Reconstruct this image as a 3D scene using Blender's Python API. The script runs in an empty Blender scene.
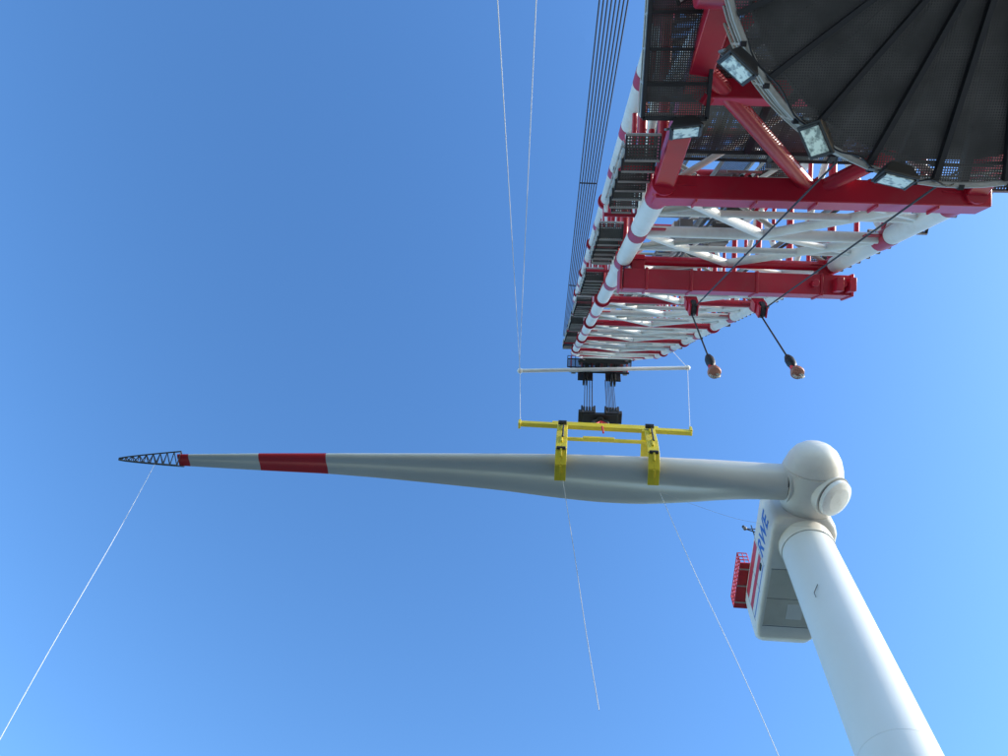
import bpy, math, random, bmesh
from mathutils import Vector, Matrix
random.seed(7)
V=Vector
Z0=26.0   # camera eye level above the sea; geometry below is given relative to eye level

# ------------------------------------------------------------ materials
def nm(name):
    m=bpy.data.materials.new(name); m.use_nodes=True
    return m, m.node_tree, m.node_tree.nodes['Principled BSDF']
def paint(name,col,rough=0.45,metal=0.0,var=0.18,scale=1.2,dirt=(0.25,0.2,0.15),dirt_amt=0.25,spec=0.5,bump=0.02,stretch=(1,1,1)):
    m,t,b=nm(name); N=t.nodes; L=t.links
    tc=N.new('ShaderNodeTexCoord'); mp=N.new('ShaderNodeMapping'); mp.inputs['Scale'].default_value=stretch
    L.new(tc.outputs['Object'],mp.inputs['Vector'])
    n1=N.new('ShaderNodeTexNoise'); n1.inputs['Scale'].default_value=scale; n1.inputs['Detail'].default_value=8; n1.inputs['Roughness'].default_value=0.65
    n2=N.new('ShaderNodeTexNoise'); n2.inputs['Scale'].default_value=scale*0.23; n2.inputs['Detail'].default_value=4
    L.new(mp.outputs['Vector'],n1.inputs['Vector']); L.new(mp.outputs['Vector'],n2.inputs['Vector'])
    r1=N.new('ShaderNodeMapRange'); r1.inputs['From Min'].default_value=0.5; r1.inputs['From Max'].default_value=0.78
    r1.inputs['To Max'].default_value=dirt_amt; L.new(n1.outputs['Fac'],r1.inputs['Value'])
    mx=N.new('ShaderNodeMix'); mx.data_type='RGBA'
    mx.inputs['A'].default_value=(*col,1); mx.inputs['B'].default_value=(*[c*0.5+d*0.5*max(col) for c,d in zip(col,dirt)],1)
    L.new(r1.outputs['Result'],mx.inputs['Factor'])
    r2=N.new('ShaderNodeMapRange'); r2.inputs['From Min'].default_value=0.3; r2.inputs['From Max'].default_value=0.7
    r2.inputs['To Min'].default_value=1-var; r2.inputs['To Max'].default_value=1+var*0.3; L.new(n2.outputs['Fac'],r2.inputs['Value'])
    hs=N.new('ShaderNodeHueSaturation'); L.new(mx.outputs['Result'],hs.inputs['Color']); L.new(r2.outputs['Result'],hs.inputs['Value'])
    L.new(hs.outputs['Color'],b.inputs['Base Color'])
    r3=N.new('ShaderNodeMapRange'); r3.inputs['To Min'].default_value=rough*0.8; r3.inputs['To Max'].default_value=min(1,rough*1.3); L.new(n1.outputs['Fac'],r3.inputs['Value'])
    L.new(r3.outputs['Result'],b.inputs['Roughness'])
    b.inputs['Metallic'].default_value=metal; b.inputs['Specular IOR Level'].default_value=spec
    if bump:
        bp=N.new('ShaderNodeBump'); bp.inputs['Strength'].default_value=0.25; bp.inputs['Distance'].default_value=bump
        L.new(n1.outputs['Fac'],bp.inputs['Height']); L.new(bp.outputs['Normal'],b.inputs['Normal'])
    return m
M={}
M['white']=paint('white_paint',(0.80,0.80,0.78),0.42,var=0.12,dirt_amt=0.75,dirt=(0.5,0.34,0.22))
M['towerw']=paint('tower_paint',(0.64,0.66,0.67),0.4,var=0.06,scale=0.5,dirt_amt=0.12,dirt=(0.7,0.65,0.6),bump=0)
M['bladew']=paint('blade_gelcoat',(0.60,0.58,0.54),0.36,var=0.12,scale=0.7,dirt_amt=0.4,dirt=(0.6,0.5,0.4),bump=0,stretch=(0.35,1,1))
M['hubw']=paint('hub_gelcoat',(0.70,0.67,0.62),0.4,var=0.1,scale=0.9,dirt_amt=0.4,dirt=(0.6,0.5,0.38),bump=0.0)
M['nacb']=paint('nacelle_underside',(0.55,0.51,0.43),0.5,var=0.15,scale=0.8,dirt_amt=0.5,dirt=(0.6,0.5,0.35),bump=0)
M['red']=paint('red_paint',(0.53,0.010,0.038),0.34,var=0.28,scale=1.5,dirt_amt=0.5,dirt=(0.45,0.2,0.2))
M['bred']=paint('marking_red',(0.56,0.015,0.025),0.42,var=0.1,dirt_amt=0.2)
M['yellow']=paint('yellow_paint',(0.70,0.55,0.02),0.42,var=0.15,scale=2,dirt_amt=0.4)
M['galv']=paint('galvanised_steel',(0.46,0.44,0.40),0.5,metal=0.2,var=0.25,scale=5,dirt_amt=0.5)
M['dark']=paint('dark_steel',(0.035,0.036,0.04),0.5,metal=0.2,var=0.3,scale=3)
M['black']=paint('black_steel',(0.012,0.012,0.014),0.5,var=0.3,scale=3)
M['grey']=paint('grey_steel',(0.2,0.2,0.2),0.5,metal=0.2,var=0.3,scale=3)
M['plate']=paint('platform_plate',(0.06,0.056,0.052),0.7,var=0.3,scale=2)
M['rope']=paint('wire_rope',(0.03,0.03,0.033),0.5,metal=0.3,bump=0)
M['wirel']=paint('light_rope',(0.55,0.56,0.58),0.7,bump=0,var=0,dirt_amt=0)
M['blue']=paint('logo_blue',(0.01,0.13,0.5),0.5,bump=0,dirt_amt=0)
M['rust']=paint('hook_copper_red',(0.42,0.19,0.14),0.5,var=0.3,scale=8)
M['deck']=paint('deck_paint',(0.28,0.27,0.24),0.7,var=0.3,scale=0.6)
M['hull']=paint('hull_paint',(0.05,0.12,0.25),0.5,var=0.2,scale=0.4)
M['tp']=paint('transition_yellow',(0.75,0.5,0.03),0.5)
m,t,b=nm('floodlight_glass'); b.inputs['Roughness'].default_value=0.12; b.inputs['Specular IOR Level'].default_value=0.8
nn=t.nodes.new('ShaderNodeTexNoise'); nn.inputs['Scale'].default_value=6
cr=t.nodes.new('ShaderNodeValToRGB'); cr.color_ramp.elements[0].color=(0.2,0.24,0.22,1); cr.color_ramp.elements[1].color=(0.8,0.88,0.78,1)  # pale patches in the base colour stand in for reflections on unlit glass
cr.color_ramp.elements[0].position=0.38; cr.color_ramp.elements[1].position=0.55
t.links.new(nn.outputs['Fac'],cr.inputs['Fac']); t.links.new(cr.outputs['Color'],b.inputs['Base Color']); M['glass']=m

def mesh_mat(name,col,k,thr,ax=('X','Y')):
    m,t,b=nm(name); N=t.nodes; L=t.links
    b.inputs['Roughness'].default_value=0.55; b.inputs['Metallic'].default_value=0.2
    tc=N.new('ShaderNodeTexCoord'); sp=N.new('ShaderNodeSeparateXYZ'); L.new(tc.outputs['Object'],sp.inputs[0])
    ns=N.new('ShaderNodeTexNoise'); ns.inputs['Scale'].default_value=1.3; ns.inputs['Detail'].default_value=6; L.new(tc.outputs['Object'],ns.inputs['Vector'])
    rp=N.new('ShaderNodeValToRGB'); rp.color_ramp.elements[0].position=.3; rp.color_ramp.elements[1].position=.75
    rp.color_ramp.elements[0].color=(*[c*.55 for c in col],1); rp.color_ramp.elements[1].color=(*[c*1.5 for c in col],1)
    L.new(ns.outputs['Fac'],rp.inputs['Fac']); L.new(rp.outputs['Color'],b.inputs['Base Color'])
    outs=[]
    for a in ax:
        mu=N.new('ShaderNodeMath'); mu.operation='MULTIPLY'; mu.inputs[1].default_value=k; L.new(sp.outputs[a],mu.inputs[0])
        fr=N.new('ShaderNodeMath'); fr.operation='FRACT'; L.new(mu.outputs[0],fr.inputs[0])
        g=N.new('ShaderNodeMath'); g.operation='GREATER_THAN'; g.inputs[1].default_value=thr; L.new(fr.outputs[0],g.inputs[0]); outs.append(g)
    ml=N.new('ShaderNodeMath'); ml.operation='MULTIPLY'; L.new(outs[0].outputs[0],ml.inputs[0]); L.new(outs[1].outputs[0],ml.inputs[1])
    inv=N.new('ShaderNodeMath'); inv.operation='SUBTRACT'; inv.inputs[0].default_value=1; L.new(ml.outputs[0],inv.inputs[1])
    L.new(inv.outputs[0],b.inputs['Alpha'])
    return m
M['mesh']=mesh_mat('perforated_mesh',(0.085,0.08,0.075),21,0.5)
M['meshv']=mesh_mat('perforated_mesh_screen',(0.075,0.07,0.065),17,0.55,ax=('X','Z'))
M['grate']=mesh_mat('open_grating',(0.10,0.095,0.085),14,0.45)
MK=list(M.keys())

# ------------------------------------------------------------ mesh builder
def empty(name,loc=(0,0,0)):
    o=bpy.data.objects.new(name,None); o.empty_display_size=1; bpy.context.collection.objects.link(o)
    o.location=V(loc); return o
class MB:
    def __init__(s,name,parent): s.n=name;s.p=parent;s.v=[];s.f=[];s.m=[]
    def add(s,vs,fs,mat):
        b=len(s.v); s.v+= [V(x) for x in vs]; s.f+=[tuple(b+i for i in f) for f in fs]; s.m+=[MK.index(mat)]*len(fs)
    def tube(s,p,q,r,mat,r2=None,n=12,cap=True):
        p=V(p);q=V(q); r2=r if r2 is None else r2; d=(q-p)
        if d.length<1e-6:return
        d.normalize(); a=d.cross(V((0,0,1)) if abs(d.z)<0.9 else V((1,0,0))).normalized(); c=d.cross(a)
        vs=[];fs=[]
        for k in range(n):
            t=2*math.pi*k/n; o=a*math.cos(t)+c*math.sin(t); vs.append(p+o*r); vs.append(q+o*r2)
        for k in range(n):
            j=(k+1)%n; fs.append((2*k,2*j,2*j+1,2*k+1))
        if cap: fs.append(tuple(2*k for k in range(n))[::-1]); fs.append(tuple(2*k+1 for k in range(n)))
        s.add(vs,fs,mat)
    def path(s,pts,r,mat,n=6):
        for a,b in zip(pts[:-1],pts[1:]): s.tube(a,b,r,mat,n=n)
    def box(s,c,x,y,z,mat):
        c=V(c);x=V(x);y=V(y);z=V(z)
        vs=[c+x*i+y*j+z*k for i in(-1,1) for j in(-1,1) for k in(-1,1)]
        fs=[(0,1,3,2),(4,6,7,5),(0,4,5,1),(2,3,7,6),(0,2,6,4),(1,5,7,3)]
        s.add(vs,fs,mat)
    def abox(s,lo,hi,mat):
        lo=V(lo);hi=V(hi);c=(lo+hi)/2;h=(hi-lo)/2
        s.box(c,(h.x,0,0),(0,h.y,0),(0,0,h.z),mat)
    def beam(s,p,q,w,h,mat,up=V((0,0,1))):
        p=V(p);q=V(q);d=(q-p);L=d.length/2;d.normalize()
        if abs(d.dot(up))>0.95: up=V((1,0,0))
        a=d.cross(up).normalized(); c=a.cross(d)
        s.box((p+q)/2,d*L,a*w/2,c*h/2,mat)
    def loft(s,rings,mat,caps=True):
        n=len(rings[0]); vs=[x for r in rings for x in r]; fs=[]
        for i in range(len(rings)-1):
            for k in range(n):
                j=(k+1)%n; fs.append((i*n+k,i*n+j,(i+1)*n+j,(i+1)*n+k))
        if caps: fs.append(tuple(range(n))[::-1]); fs.append(tuple((len(rings)-1)*n+k for k in range(n)))
        s.add(vs,fs,mat)
    def sphere(s,c,r,mat,n=12):
        c=V(c); rings=[]
        for i in range(1,n):
            t=math.pi*i/n; rings.append([c+V((r*math.sin(t)*math.cos(2*math.pi*k/16),r*math.sin(t)*math.sin(2*math.pi*k/16),r*math.cos(t))) for k in range(16)])
        s.loft(rings,mat)
    def done(s,bevel=0,angle=40):
        me=bpy.data.meshes.new(s.n); me.from_pydata([(v.x,v.y,v.z+Z0) for v in s.v],[],s.f)
        used=sorted(set(s.m))
        for u in used: me.materials.append(M[MK[u]])
        me.polygons.foreach_set('material_index',[used.index(i) for i in s.m])
        me.update()
        bm=bmesh.new(); bm.from_mesh(me); bmesh.ops.recalc_face_normals(bm,faces=bm.faces); bm.to_mesh(me); bm.free()
        me.polygons.foreach_set('use_smooth',[True]*len(me.polygons)); me.set_sharp_from_angle(angle=math.radians(angle))
        o=bpy.data.objects.new(s.n,me); bpy.context.collection.objects.link(o)
        if s.p: o.parent=s.p
        if bevel:
            bv=o.modifiers.new('bevel','BEVEL'); bv.width=bevel; bv.segments=2; bv.limit_method='ANGLE'
        return o

# ------------------------------------------------------------ sea + vessel
sm=bpy.data.materials.new('sea_water'); sm.use_nodes=True; t=sm.node_tree; b=t.nodes['Principled BSDF']
b.inputs['Base Color'].default_value=(0.03,0.07,0.08,1); b.inputs['Roughness'].default_value=0.15
tc=t.nodes.new('ShaderNodeTexCoord'); ns=t.nodes.new('ShaderNodeTexNoise'); ns.inputs['Scale'].default_value=0.25; ns.inputs['Detail'].default_value=8
bp=t.nodes.new('ShaderNodeBump'); bp.inputs['Distance'].default_value=0.6; bp.inputs['Strength'].default_value=0.7
t.links.new(tc.outputs['Object'],ns.inputs['Vector']); t.links.new(ns.outputs['Fac'],bp.inputs['Height']); t.links.new(bp.outputs['Normal'],b.inputs['Normal'])
me=bpy.data.meshes.new('sea'); me.from_pydata([(-9000,-9000,0),(9000,-9000,0),(9000,9000,0),(-9000,9000,0)],[],[(0,1,2,3)]); me.materials.append(sm)
o=bpy.data.objects.new('sea',me); bpy.context.collection.objects.link(o)

ship=empty('jack_up_vessel')
h=MB('hull',ship); h.abox((-30,-45,-10),(34,13,-1.95),'hull'); h.abox((-30.2,-45.2,-1.94),(34.2,13.2,-1.7),'deck')
for x in(-24,28):
    for y in(-40,8): h.tube((x,y,-30),(x,y,-1.2),1.7,'grey',n=24)
h.done()
r=MB('bulwark_railing',ship)
for k in range(0,33):
    x=-30+2*k; r.tube((x,12.9,-1.7),(x,12.9,-0.6),0.03,'white',n=6)
for z in(-0.6,-1.1): r.tube((-30,12.9,z),(34,12.9,z),0.03,'white',n=6)
r.done()

# ------------------------------------------------------------ wind turbine
wt=empty('wind_turbine')
TX,TY=20.8,40.4
tw=MB('tower',wt)
def ring(c,r,n=64): return [V((c[0]+r*math.cos(2*math.pi*k/n),c[1]+r*math.sin(2*math.pi*k/n),c[2])) for k in range(n)]
prof=[(-8,2.9),(14,2.7),(37,2.45),(58.8,2.2)]
tw.loft([ring((TX,TY,z),rr) for z,rr in prof],'towerw')
tw.tube((TX,TY,58.2),(TX,TY,59.5),2.3,'hubw',n=48)
tw.tube((TX,TY,-30),(TX,TY,-8),3.1,'tp',n=48)
tw.tube((TX,TY,-8.4),(TX,TY,-8),4.6,'grey',n=48)
tw.tube((TX,TY,36.98),(TX,TY,37.02),2.46,'towerw',n=64)
tw.beam((19.4,38.48,51.2),(19.0,38.75,50.5),.05,.05,'grey'); tw.beam((19.0,38.75,50.5),(19.0,38.75,50.0),.05,.05,'grey')
tw.done()

na=MB('nacelle_shell',wt)
def rrect(y,x0,x1,z0,z1,rb,rt,n=6):
    pts=[]
    for cx,cz,r0,a0 in((x1-rt,z1-rt,rt,0),(x0+rt,z1-rt,rt,90),(x0+rb,z0+rb,rb,180),(x1-rb,z0+rb,rb,270)):
        for k in range(n+1):
            a=math.radians(a0+90*k/n); pts.append(V((cx+r0*math.cos(a),y,cz+r0*math.sin(a))))
    return pts
NX0,NX1,NZ0,NZ1=17.8,23.4,59.3,64.9
na.loft([rrect(38.2,NX0+.6,NX1-.6,NZ0+.5,NZ1-.4,.5,.5),rrect(38.7,NX0+.2,NX1-.2,NZ0+.15,NZ1-.1,.5,.5),rrect(39.4,NX0,NX1,NZ0,NZ1,.45,.5),
  rrect(49.6,NX0,NX1,NZ0,NZ1,.45,.5),rrect(50.9,NX0+.08,NX1-.08,NZ0+.15,NZ1,.6,.5),rrect(51.8,NX0+.35,NX1-.35,NZ0+.6,NZ1-.1,.7,.5),rrect(52.2,NX0+.9,NX1-.9,NZ0+1.2,NZ1-.5,.6,.5)],'hubw')
na.done(angle=50)
nd=MB('nacelle_details',wt)
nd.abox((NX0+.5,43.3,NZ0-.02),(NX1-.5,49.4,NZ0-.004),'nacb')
for y in(43.2,46.4,49.5): nd.abox((NX0+.47,y-.03,NZ0-.03),(NX1-.47,y+.03,NZ0-.003),'grey')
nd.abox((20.2,46.9,NZ0-.06),(21.6,48.6,NZ0-.022),'hubw')
for z0,z1 in((63.1,64.25),(61.3,62.2)): nd.abox((NX0-.012,43.6,z0),(NX0-.003,49.5,z1),'bred')
nd.abox((NX0-.012,43.6,60.2),(NX0-.003,49.5,60.38),'blue')
for y in(43.4,46.3,49.55): nd.abox((NX0-.014,y-.02,NZ0+.6),(NX0-.002,y+.02,NZ1-.5),'grey')
nd.abox((NX0-.10,43.9,60.7),(NX0-.003,44.5,61.1),'dark')
nd.done()
hp=MB('helihoist_railing',wt)
RX0,RX1=17.0,24.0
for (a,bb) in (((RX0,46.9),(RX0,52.2)),((RX0,52.2),(RX1,52.2)),((RX1,52.2),(RX1,46.9)),((RX0,46.9),(RX0+.9,46.9))):
    A=V((a[0],a[1],0));B_=V((bb[0],bb[1],0)); n=max(2,int((B_-A).length/0.45))
    for z in(65.1,65.6,66.1,66.7): hp.tube(A+V((0,0,z)),B_+V((0,0,z)),.055,'bred',n=6)
    for k in range(n+1):
        p=A.lerp(B_,k/n); hp.tube(p+V((0,0,65)),p+V((0,0,66.7)),.045 if k%3 else .07,'bred',n=6)
hp.abox((RX0-.05,46.8,64.92),(RX1+.05,52.25,65.02),'bred')
for y in xs_ if False else (47.5,49.5,51.5): hp.beam((RX0,y,64.88),(RX1,y,64.88),.12,.1,'galv')
hp.done()
an=MB('wind_sensor_mast',wt)
an.tube((18.2,44.2,64.8),(18.2,44.2,67.6),.06,'dark',n=8); an.tube((17.4,44.2,67.0),(19.0,44.2,67.0),.05,'dark',n=8)
for x in(17.4,19.0): an.sphere((x,44.2,67.3),.16,'dark',n=6)
an.tube((17.2,43.2,65.4),(18.3,43.2,64.8),.06,'dark',n=8); an.sphere((17.1,43.2,65.5),.2,'grey',n=6)
an.done()
cu=bpy.data.curves.new('operator_lettering','FONT'); cu.body='RWE'; cu.size=1.85; cu.extrude=0.004; cu.offset=0.045
to=bpy.data.objects.new('operator_lettering',cu); bpy.context.collection.objects.link(to); cu.materials.append(M['blue'])
to.matrix_world=Matrix(((0,0,-1,NX0-.012),(-1,0,0,43.25),(0,1.7,0,60.8+Z0),(0,0,0,1))); to.parent=wt

hb=MB('rotor_hub',wt)
HX,HY,HZ=21.2,35.75,62.0
pr=[(31.95,.15),(32.0,.8),(32.25,1.3),(32.65,1.8),(33.3,2.2),(34.1,2.48),(34.13,2.42),(34.2,2.42),(34.23,2.53),(35.2,2.66),(36.4,2.66),(37.3,2.5),(37.9,2.3),(38.25,2.15),(38.5,2.15)]
hb.loft([[V((HX+rr*math.cos(2*math.pi*k/48),y,HZ+rr*math.sin(2*math.pi*k/48))) for k in range(48)] for y,rr in pr],'hubw')
for ang in(180,-60,60):
    d=V((math.cos(math.radians(ang)),0,math.sin(math.radians(ang)))); c=V((HX,HY,HZ))
    if ang==180:
        hb.tube(c,c+d*2.1,1.8,'hubw',n=48); hb.tube(c+d*2.1,c+d*2.2,1.88,'hubw',n=48); hb.tube(c+d*2.2,c+d*2.32,1.58,'dark',n=48)
    else:
        hb.tube(c,c+d*2.6,1.82,'hubw',n=48); hb.tube(c+d*2.6,c+d*2.72,1.55,'dark',n=48)
        hb.tube(c+d*2.72,c+d*3.05,1.66,'white',r2=1.6,n=48); hb.tube(c+d*3.05,c+d*3.3,1.6,'white',r2=1.05,n=48); hb.tube(c+d*3.3,c+d*3.37,1.05,'white',r2=.2,n=48)
hb.done(angle=30)

# ------------------------------------------------------------ blade
bl=empty('turbine_blade')
st=[(18.95,34.24,37.44,3.2,0,0),(18.0,34.24,37.44,3.2,0,0),(16.0,34.2,37.55,3.12,.1,4),(14,34.12,37.95,3.0,.35,7),(11.7,34.0,38.55,2.75,.65,10),
 (9,33.9,39.0,2.4,.9,11),(6.4,33.85,39.2,2.1,1,10),(2.85,33.9,39.15,1.8,1,8.5),(-.77,34.0,38.85,1.55,1,7),(-6.25,34.25,38.25,1.25,1,5.5),
 (-11.8,34.55,37.85,1.0,1,4),(-17.5,34.85,37.5,.8,1,3),(-22.4,35.1,37.3,.65,1,2),(-28.9,35.45,37.28,.48,1,1),(-35.8,35.9,37.2,.3,1,0),(-36.9,35.98,37.2,.27,1,0)]
def interp(x):
    for a,b_ in zip(st[:-1],st[1:]):
        if b_[0]<=x<=a[0]:
            t=(a[0]-x)/(a[0]-b_[0]); return tuple(a[i]+(b_[i]-a[i])*t for i in range(6))
    return st[-1]
NB=56
def section(x):
    acc=[0]*6; W=0
    for dx in (-1.8,-1.35,-.9,-.45,0,.45,.9,1.35,1.8):
        w=2.2-abs(dx)
        xx=min(18.95,max(-36.9,x+dx)); q=interp(xx)
        for i in range(6): acc[i]+=q[i]*w
        W+=w
    _,y0,y1,th,bd,tws=[a/W for a in acc]
    c=y1-y0; cy=(y0+y1)/2; pts=[]
    for k in range(NB):
        t=2*math.pi*k/NB
        xc=(1-math.cos(t))/2
        up=1 if t<math.pi else -1
        circ=math.sin(t)*0.5*th
        tt=th/c
        nac=5*tt*(0.2969*math.sqrt(max(xc,0))-0.126*xc-0.3516*xc**2+0.2843*xc**3-0.1015*xc**4)*c
        camb=0.03*c*math.sin(math.pi*xc)
        if up<0 and xc>0.4: nac*=1-0.4*math.sin(math.pi*(xc-.4)/.6)
        zf=up*nac+camb
        z=circ*(1-bd)+zf*bd
        yy=(xc-0.5)*c
        a=math.radians(tws)
        Y=yy*math.cos(a)-z*math.sin(a); Zz=yy*math.sin(a)+z*math.cos(a)
        pts.append(V((x,cy+Y,62+Zz)))
    return pts
def xs(a,b_,n): return [a+(b_-a)*i/n for i in range(n+1)]
bm_=MB('blade_shell',bl)
segs=[(18.95,-22.4,'bladew',80),(-22.4,-28.9,'bred',10),(-28.9,-35.8,'bladew',10),(-35.8,-36.9,'bred',3)]
for a,b_,mt,n in segs: bm_.loft([section(x) for x in xs(a,b_,n)],mt,caps=(mt=='bred' and b_<-36) )
bm_.done(angle=60)
ts=MB('tip_tag_line_sleeve',bl)
def tp(x):
    t=(-36.6-x)/6.4; k=(1-t)**0.8
    cy=36.6+.35*t; hw=.72*k+.1
    return [V((x,cy-hw,62.25)),V((x,cy+hw,62.25)),V((x,cy,62.25-1.1*k-.1))]
X=xs(-36.6,-43.0,9)
for i,x in enumerate(X):
    a=tp(x)
    for k in range(3): ts.tube(a[k],a[(k+1)%3],.05,'dark',n=6)
    if i:
        p=tp(X[i-1])
        for k in range(3):
            ts.tube(p[k],a[k],.075,'dark',n=6); ts.tube(p[k],a[(k+1)%3],.045,'dark',n=6)
ts.done()
# ------------------------------------------------------------ yoke
yk=empty('blade_lifting_yoke')
y=MB('yoke_frame',yk)
y.beam((-5.0,34.75,69.1),(11.6,34.75,68.7),.45,.5,'yellow')
y.beam((-1.8,34.75,69.5),(8.5,34.75,69.3),.32,.4,'yellow')
y.beam((-1.2,34.9,66.6),(7.9,34.9,66.6),.28,.32,'yellow')
for x in(-.75,7.35):
    near=[(34.75,68.6),(33.5,66.6),(33.05,63.4),(33.15,61.3),(34.2,60.25),(35.6,59.95)]
    far=[(34.75,68.6),(37.4,67.6),(38.4,66.2)]
    for P in(near,far):
        for (a,b_) in zip(P[:-1],P[1:]):
            for dx in(-.25,.25): y.beam((x+dx,a[0],a[1]),(x+dx,b_[0],b_[1]),.12,.5,'yellow',up=V((1,0,0)))
            y.beam((x,a[0],a[1]),(x,(a[0]+b_[0])/2,(a[1]+b_[1])/2),.45,.16,'yellow',up=V((1,0,0)))
    y.box((x,35.0,60.4),(.38,0,0),(0,.7,0),(0,0,.14),'dark')
    y.box((x,33.55,62.3),(.34,0,0),(0,.14,0),(0,0,.8),'dark')
    y.tube((x-.4,33.1,66.4),(x+.4,33.1,66.4),.22,'dark',n=12)
    y.tube((x+.1,32.95,65.6),(x+.1,32.8,63.0),.09,'dark',n=8)
    y.tube((x-.4,33.05,61.3),(x+.4,33.05,61.3),.16,'dark',n=12)
    y.beam((x,34.9,66.4),(x,34.75,68.8),.3,.3,'yellow')
y.beam((1.2,34.1,65.3),(4.1,34.1,65.3),.3,.4,'yellow'); y.tube((2.7,34.9,66.5),(2.7,34.1,65.3),.15,'yellow')
for x in(-5.0,11.6): y.box((x,34.75,69.0),(.12,0,0),(0,.32,0),(0,0,.42),'yellow')
y.done(bevel=.03)
y=MB('yoke_slings',yk)
for x in(2.2,3.9): y.tube((3.05,35.2,71.2),(x,34.75,69.4),.1,'bred',n=8)
y.tube((3.05,35.2,71.2),(3.1,33.9,66.2),.09,'bred',n=8)
y.done()

# ------------------------------------------------------------ crane
cr=empty('lattice_boom_crane')
C0=V((5.6,7.7,29.4)); D=V((-.038,.438,.898)).normalized(); XB=(V((1,0,0))-D*D.x).normalized(); NN=XB.cross(D)
def Bp(s,a,hh): return C0+D*s+XB*a+NN*hh
HW=3.85; TS=44; TE=60
def hw(s): return HW if s<=TS else HW-(HW-1.7)*(s-TS)/(TE-TS)
def hbm(s): return 0 if s<=TS else 0.6*(s-TS)/(TE-TS)
def hto(s): return 5.0 if s<=TS else 5.0-1.9*(s-TS)/(TE-TS)
S=[-9.4,-4.7,0,5,10,15,20,25,30,35,40,44,48,52,56,60]
ch=MB('boom_chords',cr)
def node(s,i):
    a=hw(s); return [Bp(s,-a,hbm(s)),Bp(s,a,hbm(s)),Bp(s,a,hto(s)),Bp(s,-a,hto(s))][i]
for i in range(4):
    for a,b_ in zip(S[:-1],S[1:]):
        p=node(a,i);q=node(b_,i); rr=.30 if a<44 else .24
        ch.tube(p,q,rr,'white',n=18)
        d=(q-p).normalized()
        ch.tube(q-d*.45,q+d*.45,rr+.012,'red',n=18)
        if a%10==5: ch.tube(q-d*.12,q+d*.12,rr+.12,'red',n=18)
        if a==-9.4: ch.tube(p-d*.5,p+d*.9,rr+.015,'red',n=18)
ch.done()
lt=MB('boom_lacing',cr)
for k,(a,b_) in enumerate(zip(S[:-1],S[1:])):
    A=[node(a,i) for i in range(4)]; B=[node(b_,i) for i in range(4)]
    lt.tube(A[0],A[1],.18,'red' if k%2==0 else 'white'); lt.tube(A[3],A[2],.16,'red'); lt.tube(A[0],A[3],.15,'red'); lt.tube(A[1],A[2],.15,'red')
    cm=(A[0]+A[1])/2; cM=(B[0]+B[1])/2
    lt.tube(A[0],cM,.15,'white'); lt.tube(A[1],cM,.15,'white')
    m0=(A[0]+B[0])/2; m1=(A[1]+B[1])/2
    lt.tube(m0,m1,.11,'white'); lt.tube(m0,cm,.1,'galv'); lt.tube(m1,cm,.1,'white')
    ct=(A[2]+A[3])/2
    lt.tube(B[2],ct,.13,'white'); lt.tube(B[3],ct,.13,'white'); lt.tube((A[3]+B[3])/2,(A[2]+B[2])/2,.1,'galv')
    for lo,hi in((0,3),(1,2)):
        if k%2: lt.tube(A[lo],B[hi],.13,'white')
        else: lt.tube(A[hi],B[lo],.13,'white')
        lt.tube((A[lo]+B[lo])/2,(A[hi]+B[hi])/2,.09,'red')
    if k%2==0: lt.tube(A[0],A[2],.09,'white'); lt.tube(A[1],A[3],.09,'galv')
    for P,o in((A[0],XB),(A[1],-XB)):
        lt.box(P+o*.45,XB*.35,D*.4,NN*.02,'red')
lt.done()
iw=MB('boom_service_runs',cr)
for a,hh,rr,mt in((-1.9,.5,.07,'grey'),(-1.7,.5,.05,'dark'),(-1.5,.5,.05,'dark'),(1.6,.45,.08,'grey'),(1.85,.45,.05,'dark'),(0.2,4.5,.09,'grey'),(-2.6,4.6,.06,'dark'),(2.6,4.6,.06,'galv')):
    iw.tube(Bp(-9,a,hh),Bp(56,a*.7,hh+.3),rr,mt,n=8)
for i in range(0,58):
    s=-9+i*1.0
    iw.beam(Bp(s,-2.1,.62),Bp(s,-1.2,.62),.06,.06,'galv')
    if s<46: iw.box(Bp(s,1.7,3.6),(.6,0,0),(0,.27,0),(0,0,.03),'grate'); iw.beam(Bp(s,1.1,3.6)+V((0,.28,0)),Bp(s,2.3,3.6)+V((0,.28,0)),.05,.1,'galv')
for a in(1.05,2.35):
    iw.tube(Bp(-9,a,3.6),Bp(46,a,3.6),.06,'galv',n=8); iw.tube(Bp(-9,a,3.6)+V((0,0,1.1)),Bp(46,a,3.6)+V((0,0,1.1)),.035,'galv',n=8)
for i in range(10):
    s=-8.5+i*5
    for a0,a1 in((-2.9,-1.1),(0.3,1.5)):
        q=[Bp(s,a0,4.75),Bp(s,a1,4.75),Bp(s+4.3,a1,4.75),Bp(s+4.3,a0,4.75)]
        iw.add(q,[(0,1,2,3)],'meshv')
        for j in range(4): iw.beam(q[j],q[(j+1)%4],.07,.07,'grey')
for i in range(34):
    s=random.uniform(-8,50); a=random.choice((-3.2,-1,1.2,3.1))+random.uniform(-.3,.3)
    iw.box(Bp(s,a*.8,.35),XB*random.uniform(.12,.3),D*random.uniform(.15,.4),NN*.12,random.choice(('grey','galv','dark','red')))
iw.done()
tr=MB('boom_stair_treads',cr)
def tread(c,wx,wy):
    tr.box(c,(wx,0,0),(0,wy,0),(0,0,.02),'grate')
    for yy in(-wy,wy): tr.box(c+V((0,yy,-.02)),(wx+.01,0,0),(0,.025,0),(0,0,.07),'galv')
    for xx in(-wx,wx): tr.box(c+V((xx,0,-.02)),(.02,0,0),(0,wy,0),(0,0,.065),'dark')
s=-11.0; i=0
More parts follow.
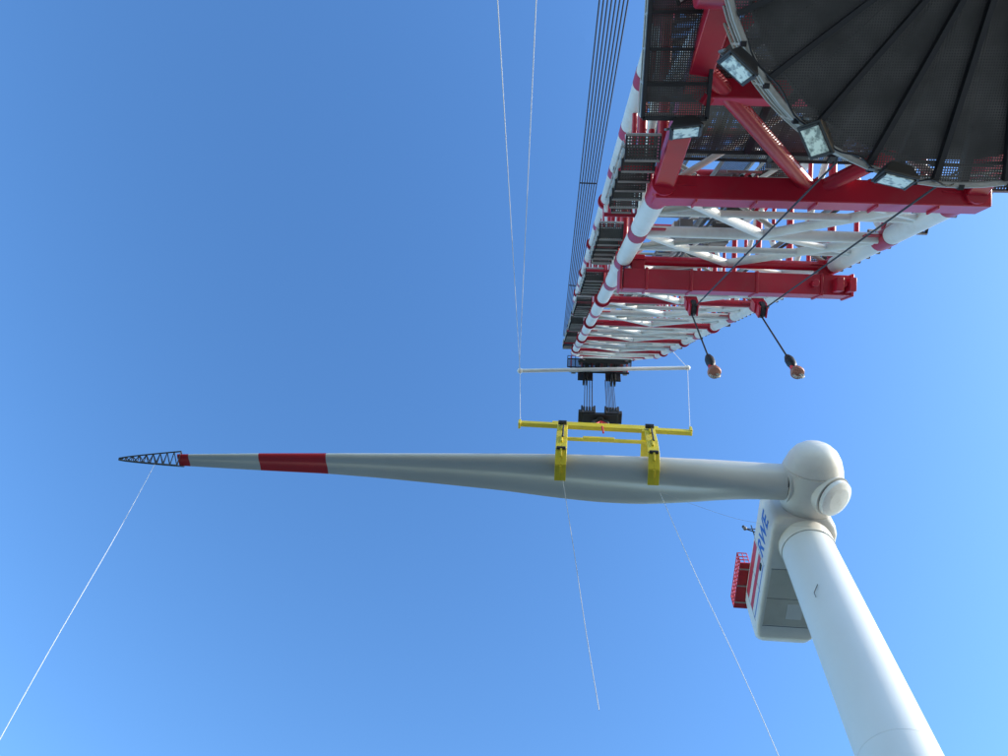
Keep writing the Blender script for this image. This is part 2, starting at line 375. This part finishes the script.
while s<43:
    g=i%10
    if g<6:
        tread(Bp(s,-4.55,.5),.4,.3); tread(Bp(s,4.55,.5),.4,.3)
    elif g==7:
        tread(Bp(s,-4.45,1.2),.3,.7); tread(Bp(s,4.62,.9),.42,.8)
    s+=.85; i+=1
tr.done()
rl=MB('boom_handrails',cr)
for aa,h0 in((-4.97,.5),(4.97,.5)):
    s=-11.0
    while s<43:
        e=min(s+.85*6,43)
        for hz in(.06,1.1):
            rl.tube(Bp(s,aa,h0)+V((0,0,hz)),Bp(e,aa,h0)+V((0,0,hz)),.028 if hz>.2 else .05,'galv',n=6)
        for q in(s,(s+e)/2,e): rl.tube(Bp(q,aa,h0),Bp(q,aa,h0)+V((0,0,1.1)),.026,'galv',n=6)
        s+=8.5
    for s in S[:11]:
        sg=-1 if aa<0 else 1
        rl.tube(Bp(s,sg*HW,h0),Bp(s,aa,h0),.07,'red',n=8)
rl.done()
ft=MB('boom_foot',cr)
for sg in(-1,1):
    pv=Bp(-15,sg*3.5,2.4)
    ft.beam(Bp(-9.4,sg*HW,0),pv,.5,.6,'red'); ft.beam(Bp(-9.4,sg*HW,5),pv,.5,.6,'red')
    ft.tube(pv-XB*.6,pv+XB*.6,.55,'red',n=20)
    ft.beam(Bp(-9.4,sg*HW,2.5),pv,.3,.3,'white')
    ft.tube(Bp(-9.4,0,0),Bp(-13,sg*3.5,1.5),.2,'red')
ft.beam(Bp(-9.4,-4.05,-.05),Bp(-9.4,4.25,-.05),.75,.6,'red',up=NN)
for a in(-3,-1.5,0,1.5,3): ft.box(Bp(-9.4,a,-.05),XB*.03,D*.32,NN*.37,'red')
ft.beam(Bp(-12.4,-3.7,1.3),Bp(-12.4,3.7,1.3),.45,.45,'red',up=NN)
ft.beam(Bp(-12.4,-3.7,3.6),Bp(-12.4,3.7,3.6),.45,.45,'red',up=NN)
ft.done(bevel=.03)
fm=MB('boom_foot_mesh_panels',cr)
for (s0,h0,s1,h1) in((-14.2,4.3,-4.9,4.75),(-13.6,1.9,-9.8,.85),(-9.2,3.2,-5.2,2.2)):
    for i in range(4):
        a0=-3.6+i*1.83
        q=[Bp(s0,a0,h0),Bp(s0,a0+1.76,h0),Bp(s1,a0+1.76,h1),Bp(s1,a0,h1)]
        fm.add(q,[(0,1,2,3)],'meshv')
        for j in range(4): fm.beam(q[j],q[(j+1)%4],.09,.09,'dark')
fm.done()
bb=MB('tugger_beam',cr)
bb.beam(Bp(.1,-3.85,-.75),Bp(.1,4.5,-.75),.95,.75,'red',up=NN)
for a in(-3.95,4.5,-1.35,1.05,3.4,-3.0): bb.box(Bp(.1,a,-.75),XB*.05,D*.54,NN*.42,'red')
for a in(-3.3,3.6): bb.beam(Bp(.1,a,-.4),Bp(.1,a,.2),.5,.6,'red')
for a in(3.9,4.35): bb.box(Bp(-.6,a,-.8),XB*.12,D*.3,NN*.25,'red')
for a in(3.1,4.1): bb.tube(Bp(.1,a,-.75)-D*.55,Bp(.1,a,-.75)-D*.8,.14,'red')
bb.done(bevel=.02)
hk=MB('tugger_sheaves',cr)
for x in(4.3,6.75):
    c=V((x,9.0,28.2))
    hk.box(c+V((0,0,.2)),(.22,0,0),(0,.18,0),(0,0,.35),'red'); hk.tube(c+V((-.08,0,-.3)),c+V((.08,0,-.3)),.3,'dark',n=20)
    for dx in(-.13,.13): hk.box(c+V((dx,0,-.2)),(.03,0,0),(0,.22,0),(0,0,.4),'red')
hk.done(bevel=.015)
def tugger_hook(x,zt,zb):
    e=empty('tugger_hook'); e.parent=cr
    w=MB('hoist_wire',e); w.tube((x,9.18,zt),(x,9.18,zb+1.1),.03,'rope',n=8); w.done()
    g=MB('hook_weight',e)
    q=.62
    rings=[]
    for z,rr in((1.35,.07),(1.2,.16),(.95,.24),(.7,.24),(.5,.2),(.38,.1)): rings.append([V((x+q*rr*math.cos(k*math.pi/8),9.18+q*rr*math.sin(k*math.pi/8),zb+z)) for k in range(16)])
    g.loft(rings,'black')
    g.tube((x,9.18,zb+.4),(x,9.18,zb+.1),.06,'black',n=8)
    g.box((x,9.18,zb+.28),(.12,0,0),(0,.05,0),(0,0,.12),'bred')
    rings=[]
    for z,rr in((.14,.12),(.05,.3),(-.06,.34),(-.14,.3),(-.2,.1)): rings.append([V((x+q*rr*math.cos(k*math.pi/8),9.18+q*rr*math.sin(k*math.pi/8),zb+z)) for k in range(16)])
    g.loft(rings,'rust')
    P=[V((x+.14*math.cos(a)-.02,9.18,zb-.3+.14*math.sin(a))) for a in [math.radians(z) for z in range(100,-190,-24)]]
    g.path(P,.035,'galv',n=8); g.done()
tugger_hook(4.25,27.8,22.3); tugger_hook(6.73,27.8,22.5)
wr=MB('tugger_wires',cr)
wr.tube((4.3,9.1,28.0),Bp(-12,-.4,-.1),.028,'rope',n=6); wr.tube((6.75,9.1,28.0),Bp(-12,2.4,-.1),.028,'rope',n=6)
wr.tube(Bp(-12,2.4,-.1),Bp(-14,2.4,1.5),.028,'rope',n=6); wr.tube(Bp(-12,-.4,-.1),Bp(-14,-.4,1.5),.028,'rope',n=6)
wr.done()
# boom head
bh=MB('boom_head',cr)
for a in(-2.2,-1.1,0,1.1,2.2):
    bh.box(Bp(61.3,a,1.2),XB*.1,D*1.4,NN*1.5,'red')
bh.beam(Bp(60,-2.2,1.0),Bp(60,2.2,1.0),.6,.6,'red',up=NN); bh.beam(Bp(60.3,-2.3,3.0),Bp(60.3,2.3,3.0),.5,.5,'red',up=NN)
for a in(-1.75,-1.5,-.6,-.35,.35,.6,1.5,1.75):
    c=Bp(61.6,a,.2); bh.tube(c-XB*.09,c+XB*.09,1.0,'black',n=24)
    c=Bp(60.6,a,3.4); bh.tube(c-XB*.09,c+XB*.09,.8,'dark',n=24)
bh.tube(Bp(61.6,-2.6,.2),Bp(61.6,2.6,.2),.2,'grey',n=12)
for a in(-1.9,-1.2,1.2,1.9):
    bh.beam((3.0+a,34.7,83.2),(3.0+a,34.9,80.9),.18,1.0,'dark',up=V((1,0,0)))
for a in(-1.55,1.55):
    for dx in(-.18,.18): bh.tube((3.0+a+dx-.1,34.9,81.2),(3.0+a+dx+.1,34.9,81.2),.75,'black',n=24)
bh.beam((.3,34.4,82.6),(5.8,34.4,82.6),.35,.4,'red'); bh.beam((-.4,34.2,81.6),(6.3,34.2,81.6),.2,.2,'dark')
bh.add([(-.6,32.9,82.2),(6.5,32.9,82.2),(6.5,33.9,82.2),(-.6,33.9,82.2)],[(0,1,2,3)],'grate')
for yy in(32.9,33.9): bh.beam((-.6,yy,82.15),(6.5,yy,82.15),.1,.16,'dark')
for x in xs(-.6,6.5,8): bh.tube((x,33.0,82.2),(x,33.0,83.3),.05,'dark',n=6); bh.beam((x,32.9,82.15),(x,33.9,82.15),.08,.12,'dark')
bh.tube((-.6,33,83.3),(6.5,33,83.3),.05,'dark',n=6)
for x in(-.2,6.1): bh.tube((x,34.2,81.6),(x,33.6,84.6),.1,'red',n=8)
for x in(.1,5.9): bh.box((x,34.5,82.6),(.25,0,0),(0,.3,0),(0,0,.3),'galv')
for s_ in(53,56,58.5): bh.beam(Bp(s_,-2.8,.2),Bp(s_,2.8,.2),.3,.12,'dark')
bh.done(bevel=.02)
# hook block
hbk=empty('crane_hook_block')
k=MB('hook_block_sheaves',hbk)
BZ=73.0
for sx in(-1.2,1.2):
    for dx in(-.42,-.14,.14,.42): k.tube((2.95+sx+dx-.1,35.3,BZ),(2.95+sx+dx+.1,35.3,BZ),.8,'black',n=28)
    for dx in(-.64,.64): k.box((2.95+sx+dx,35.3,BZ-.2),(.1,0,0),(0,.72,0),(0,0,.8),'black')
    k.tube((2.95+sx-.9,35.3,BZ),(2.95+sx+.9,35.3,BZ),.2,'grey',n=12)
    k.box((2.95+sx,35.3,BZ-.8),(.7,0,0),(0,.7,0),(0,0,.25),'black')
k.beam((1.2,35.3,BZ-1.0),(4.7,35.3,BZ-1.0),1.2,.5,'black')
for x in(1.0,4.9): k.box((x,35.2,BZ-.7),(.25,0,0),(0,.6,0),(0,0,.3),'black')
k.tube((2.95,35.3,BZ-1.0),(2.95,35.3,BZ-1.5),.4,'dark',n=16)
for sg in(-1,1):
    P=[V((2.95+sg*(.35+.4*math.sin(a)),35.3,BZ-1.9+.4*math.cos(a))) for a in [math.radians(q) for q in range(0,170,20)]]
    k.path([V((2.95,35.3,BZ-1.5))]+P,.16,'dark',n=8)
k.done(bevel=.03)
k=MB('hoist_ropes',hbk)
for sx in(-1.6,-1.34,-1.06,-.78,.78,1.06,1.34,1.6):
    for dy in(-.6,.6): k.tube((2.95+sx,35.3+dy,BZ),(2.95+sx*.95,34.9+dy*.8,82.2),.036,'rope',n=6)
k.done()
lr=MB('luffing_ropes',cr)
for i in range(8):
    lr.tube((-1.2+i*.12,30.9,84.0-i*.05),(1.0+i*.2,-9.1,30.0),.038,'rope',n=6)
for q in(.25,.55):
    a=V((-1.2,30.9,84.0)).lerp(V((1.0,-9.1,30)),q); b_=V((-.36,30.9,83.7)).lerp(V((2.4,-9.1,30)),q)
    lr.beam(a,b_,.08,.08,'dark')
lr.done()
# slewing platform + superstructure
PC=V((7.25,-2.45,16.0)); PR=5.0
pf=MB('slewing_platform',cr)
n=72
outer=[PC+V((PR*math.cos(2*math.pi*k/n),PR*math.sin(2*math.pi*k/n),0)) for k in range(n)]
pf.add([PC]+outer,[(0,1+k,1+(k+1)%n) for k in range(n)],'mesh')
pf.tube(PC+V((0,0,.55)),PC+V((0,0,.7)),4.6,'plate',n=48)  # dark opaque disc added above the mesh to block sky shining through
for k in range(24):
    a=2*math.pi*(k+.4)/24; d=V((math.cos(a),math.sin(a),0))
    pf.beam(PC+d*1.5+V((0,0,-.08)),PC+d*(PR-.05)+V((0,0,-.08)),.1,.14,'black')
    a2=a+2*math.pi/48; d2=V((math.cos(a2),math.sin(a2),0)); pf.beam(PC+d2*1.5+V((0,0,.3)),PC+d2*(PR-.05)+V((0,0,.2)),.14,.2,'plate')
for rr,zz,tr_,mt in((PR,-.02,.06,'galv'),(PR+.02,.28,.035,'galv'),(PR-.35,.1,.04,'plate'),(PR+.03,.65,.03,'galv'),(PR+.03,1.15,.03,'galv')):
    P=[PC+V((rr*math.cos(2*math.pi*k/n),rr*math.sin(2*math.pi*k/n),zz)) for k in range(n+1)]
    pf.path(P,tr_,mt,n=8)
for k in range(0,n,2):
    a=2*math.pi*k/n; p=PC+V(((PR+.03)*math.cos(a),(PR+.03)*math.sin(a),0))
    pf.tube(p,p+V((0,0,1.15)),.025,'galv',n=6); pf.box(p+V((0,0,-.02)),(.05,0,0),(0,.05,0),(0,0,.07),'black')
for a0,a1 in((150,128),(122,108),(104,92)):
    P=[]
    for q in range(13):
        t=q/12; a=math.radians(a0+(a1-a0)*t); rr=PR-.05+.05*math.sin(9*t)
        P.append(PC+V((rr*math.cos(a),rr*math.sin(a),-.12-.22*math.sin(math.pi*t))))
    pf.path(P,.018,'black',n=6)
pf.done()
pd=MB('pedestal_and_house',cr)
pd.tube((7.6,-3.2,-1.7),(7.6,-3.2,15.6),1.5,'white',n=40); pd.tube((7.6,-3.2,15.0),(7.6,-3.2,15.9),1.6,'dark',n=40)
pd.abox((4.2,-9.5,16.8),(10.2,-3.0,21.0),'white')
for x in(4.2,10.2):
    pd.beam((x,-4,20.8),(x,-9.5,31.5),.6,.6,'red'); pd.beam((x,-9.3,20.8),(x,-9.5,31.5),.5,.5,'red')
pd.beam((-4.2,-9.5,31.0),(10.8,-9.5,31.0),.5,.6,'red')
pd.done()
sp=MB('foot_access_platform',cr)
x0,x1,y0,y1,zz=1.3,2.65,-1.9,1.55,18.0
sp.add([(x0,y0,zz),(x1,y0,zz),(x1,y1,zz),(x0,y1,zz)],[(0,1,2,3)],'mesh')
for p,q in(((x0,y0),(x1,y0)),((x1,y0),(x1,y1)),((x1,y1),(x0,y1)),((x0,y1),(x0,y0))):
    sp.beam((p[0],p[1],zz-.06),(q[0],q[1],zz-.06),.08,.16,'dark')
    for hz in(.5,1.1): sp.tube((p[0],p[1],zz+hz),(q[0],q[1],zz+hz),.03,'galv',n=6)
for yy in xs(y0,y1,5):
    sp.beam((x0,yy,zz-.05),(x1,yy,zz-.05),.06,.1,'black')
    for xx in(x0,x1): sp.tube((xx,yy,zz),(xx,yy,zz+1.1),.03,'galv',n=6)
sp.beam((x1,.2,zz-.1),(4.2,-1.2,17.4),.2,.25,'red'); sp.beam((x1,1.2,zz-.1),Bp(-12.4,-3.7,1.3),.2,.2,'red')
sp.add([(x0,y0,zz),(x0,y1,zz),(x0,y1,zz+1.1),(x0,y0,zz+1.1)],[(0,1,2,3)],'grate')
sp.add([(x0,y0,zz+.35),(x1,y0,zz+.35),(x1,y1-.3,zz+.35),(x0,y1-.3,zz+.35)],[(0,1,2,3)],'mesh')
sp.done()
def flood(pos,aim):
    e=empty('floodlight'); e.parent=cr
    g=MB('floodlight_body',e); pos=V(pos); f=V(aim).normalized(); sx=f.cross(V((0,0,1))).normalized(); sy=sx.cross(f)
    def rr(w,hh,dep): return [pos+f*dep+sx*w*i+sy*hh*j for i,j in((-1,-1),(1,-1),(1,1),(-1,1))]
    g.loft([rr(.13,.1,-.26),rr(.22,.16,-.2),rr(.32,.23,0),rr(.34,.25,.02),rr(.34,.25,.07)],'dark')
    g.box(pos+f*.075,sx*.28,sy*.19,f*.012,'glass')
    for o in(-.285,.285): g.box(pos+f*.09+sx*o,sx*.02,sy*.2,f*.02,'dark')
    g.beam(pos-sx*.38-f*.05,pos-sx*.38+V((0,0,.45)),.05,.05,'grey'); g.beam(pos+sx*.38-f*.05,pos+sx*.38+V((0,0,.45)),.05,.05,'grey')
    g.beam(pos-sx*.4+V((0,0,.45)),pos+sx*.4+V((0,0,.45)),.05,.05,'grey')
    g.done(bevel=.01)
def rim(a,r,z): a=math.radians(a); return (PC.x+r*math.cos(a),PC.y+r*math.sin(a),z)
flood(rim(147,5.3,15.7),(-.6,.75,-.6)); flood(rim(125,5.05,15.6),(-.6,.35,-.7)); flood(rim(106,5.0,15.55),(-.2,.9,-.6))
flood((2.2,1.75,17.7),(.1,.8,-.6)); flood((2.0,-1.0,17.6),(.3,.5,-.8))

# ------------------------------------------------------------ spreader bar & tag lines
sb=empty('tag_line_spreader_bar')
g=MB('bar',sb); g.tube((-5.8,33.7,80),(12.8,33.7,82.6),.22,'white',n=12)
for p in((-5.8,33.7,80),(12.8,33.7,82.6)): g.sphere(p,.32,'white',n=8)
g.tube((1.2,33.7,80.9),(1.4,34.0,83),.08,'dark',n=8); g.tube((4.8,33.7,81.4),(4.5,34.0,83),.08,'dark',n=8)
g.done()
def rope(name,pts,r,mat='wirel',parent=None):
    g=MB(name,parent); g.path([V(p) for p in pts],r,mat,n=6); return g.done()
rope('bar_guy_wires',[(-5.8,33.7,80),(-3.7,-9.5,31)],.026,parent=sb)
rope('bar_guy_wires',[(-5.9,33.7,80),(-1.5,-9.5,31)],.026,parent=sb)
rope('yoke_guide_line',[(-5.8,33.7,80),(-4.95,34.75,69.2)],.035,parent=sb)
rope('yoke_guide_line',[(12.8,33.7,82.6),(11.55,34.75,69.2)],.035,parent=sb)
rope('bar_stay',[(12.8,33.7,82.6),Bp(46,3.85,2.5)],.025,parent=sb)
def spline(pts,n=14):
    pts=[V(p) for p in pts]; Q=[pts[0]]+pts+[pts[-1]]; out=[]
    for i in range(1,len(Q)-2):
        for k in range(n):
            t=k/n; a,b_,c,d=Q[i-1:i+3]
            out.append(.5*((2*b_)+(-a+c)*t+(2*a-5*b_+4*c-d)*t*t+(-a+3*b_-3*c+d)*t**3))
    out.append(pts[-1]); return out
for i,pts in enumerate([[(-39,36.8,61.6),(-36.2,36.7,50),(-31.7,36.6,30),(-24,36.6,0),(-17,36.6,-25)],
            [(-.5,35.5,60.0),(.7,36.3,50),(1.5,36.2,42),(2.3,36.2,35)],
            [(8.0,36.4,60.2),(9.8,37.1,50),(12.0,37,36),(15,37,12),(19,37,-25)]]):
    g=MB('tag_line' ,None); g.path(spline(pts),.026,'wirel' if i!=1 else 'galv',n=6); g.done()
g=MB('hub_tag_line',None); g.path(spline([(8.0,36.4,60.2),(15,38,58.9),(20.8,38.1,58.6)]),.012,'wirel',n=6); g.done()

# ------------------------------------------------------------ world, sun, camera
EL=math.radians(30); AZ=math.radians(98)   # azimuth clockwise from +Y
w=bpy.data.worlds.new("World"); bpy.context.scene.world=w; w.use_nodes=True; nt=w.node_tree
bg=nt.nodes['Background']; sky=nt.nodes.new('ShaderNodeTexSky'); sky.sky_type='NISHITA'; sky.sun_disc=False
sky.sun_elevation=EL; sky.sun_rotation=AZ; sky.altitude=0; sky.air_density=1.3; sky.dust_density=0.6; sky.ozone_density=2.2
ga=nt.nodes.new('ShaderNodeGamma'); ga.inputs['Gamma'].default_value=1.35
hs=nt.nodes.new('ShaderNodeHueSaturation'); hs.inputs['Saturation'].default_value=1.1; hs.inputs['Value'].default_value=1.5
nt.links.new(sky.outputs[0],ga.inputs['Color']); nt.links.new(ga.outputs[0],hs.inputs['Color']); nt.links.new(hs.outputs[0],bg.inputs[0]); bg.inputs[1].default_value=0.15
sd=V((math.sin(AZ)*math.cos(EL),math.cos(AZ)*math.cos(EL),math.sin(EL)))
l=bpy.data.lights.new('sun','SUN'); l.energy=5.0; l.angle=math.radians(.5); l.color=(1,.94,.84)
lo=bpy.data.objects.new('sun',l); bpy.context.collection.objects.link(lo); lo.rotation_euler=(-sd).to_track_quat('-Z','Y').to_euler(); lo.location=(60,-30,150)

cd=bpy.data.cameras.new('camera'); cd.sensor_width=36; cd.lens=28.0; cd.clip_end=30000; cd.clip_start=.1
co=bpy.data.objects.new('camera',cd); bpy.context.collection.objects.link(co)
right=V((.9955,0,.0944)).normalized(); fwd=V((-.0867,.3959,.9142)); fwd=(fwd-right*fwd.dot(right)).normalized(); up=right.cross(fwd)
mw=Matrix((right,up,-fwd)).transposed().to_4x4(); mw.translation=V((0,0,Z0)); co.matrix_world=mw
sc=bpy.context.scene; sc.camera=co
sc.view_settings.view_transform='Standard'; sc.view_settings.look='None'; sc.view_settings.exposure=0
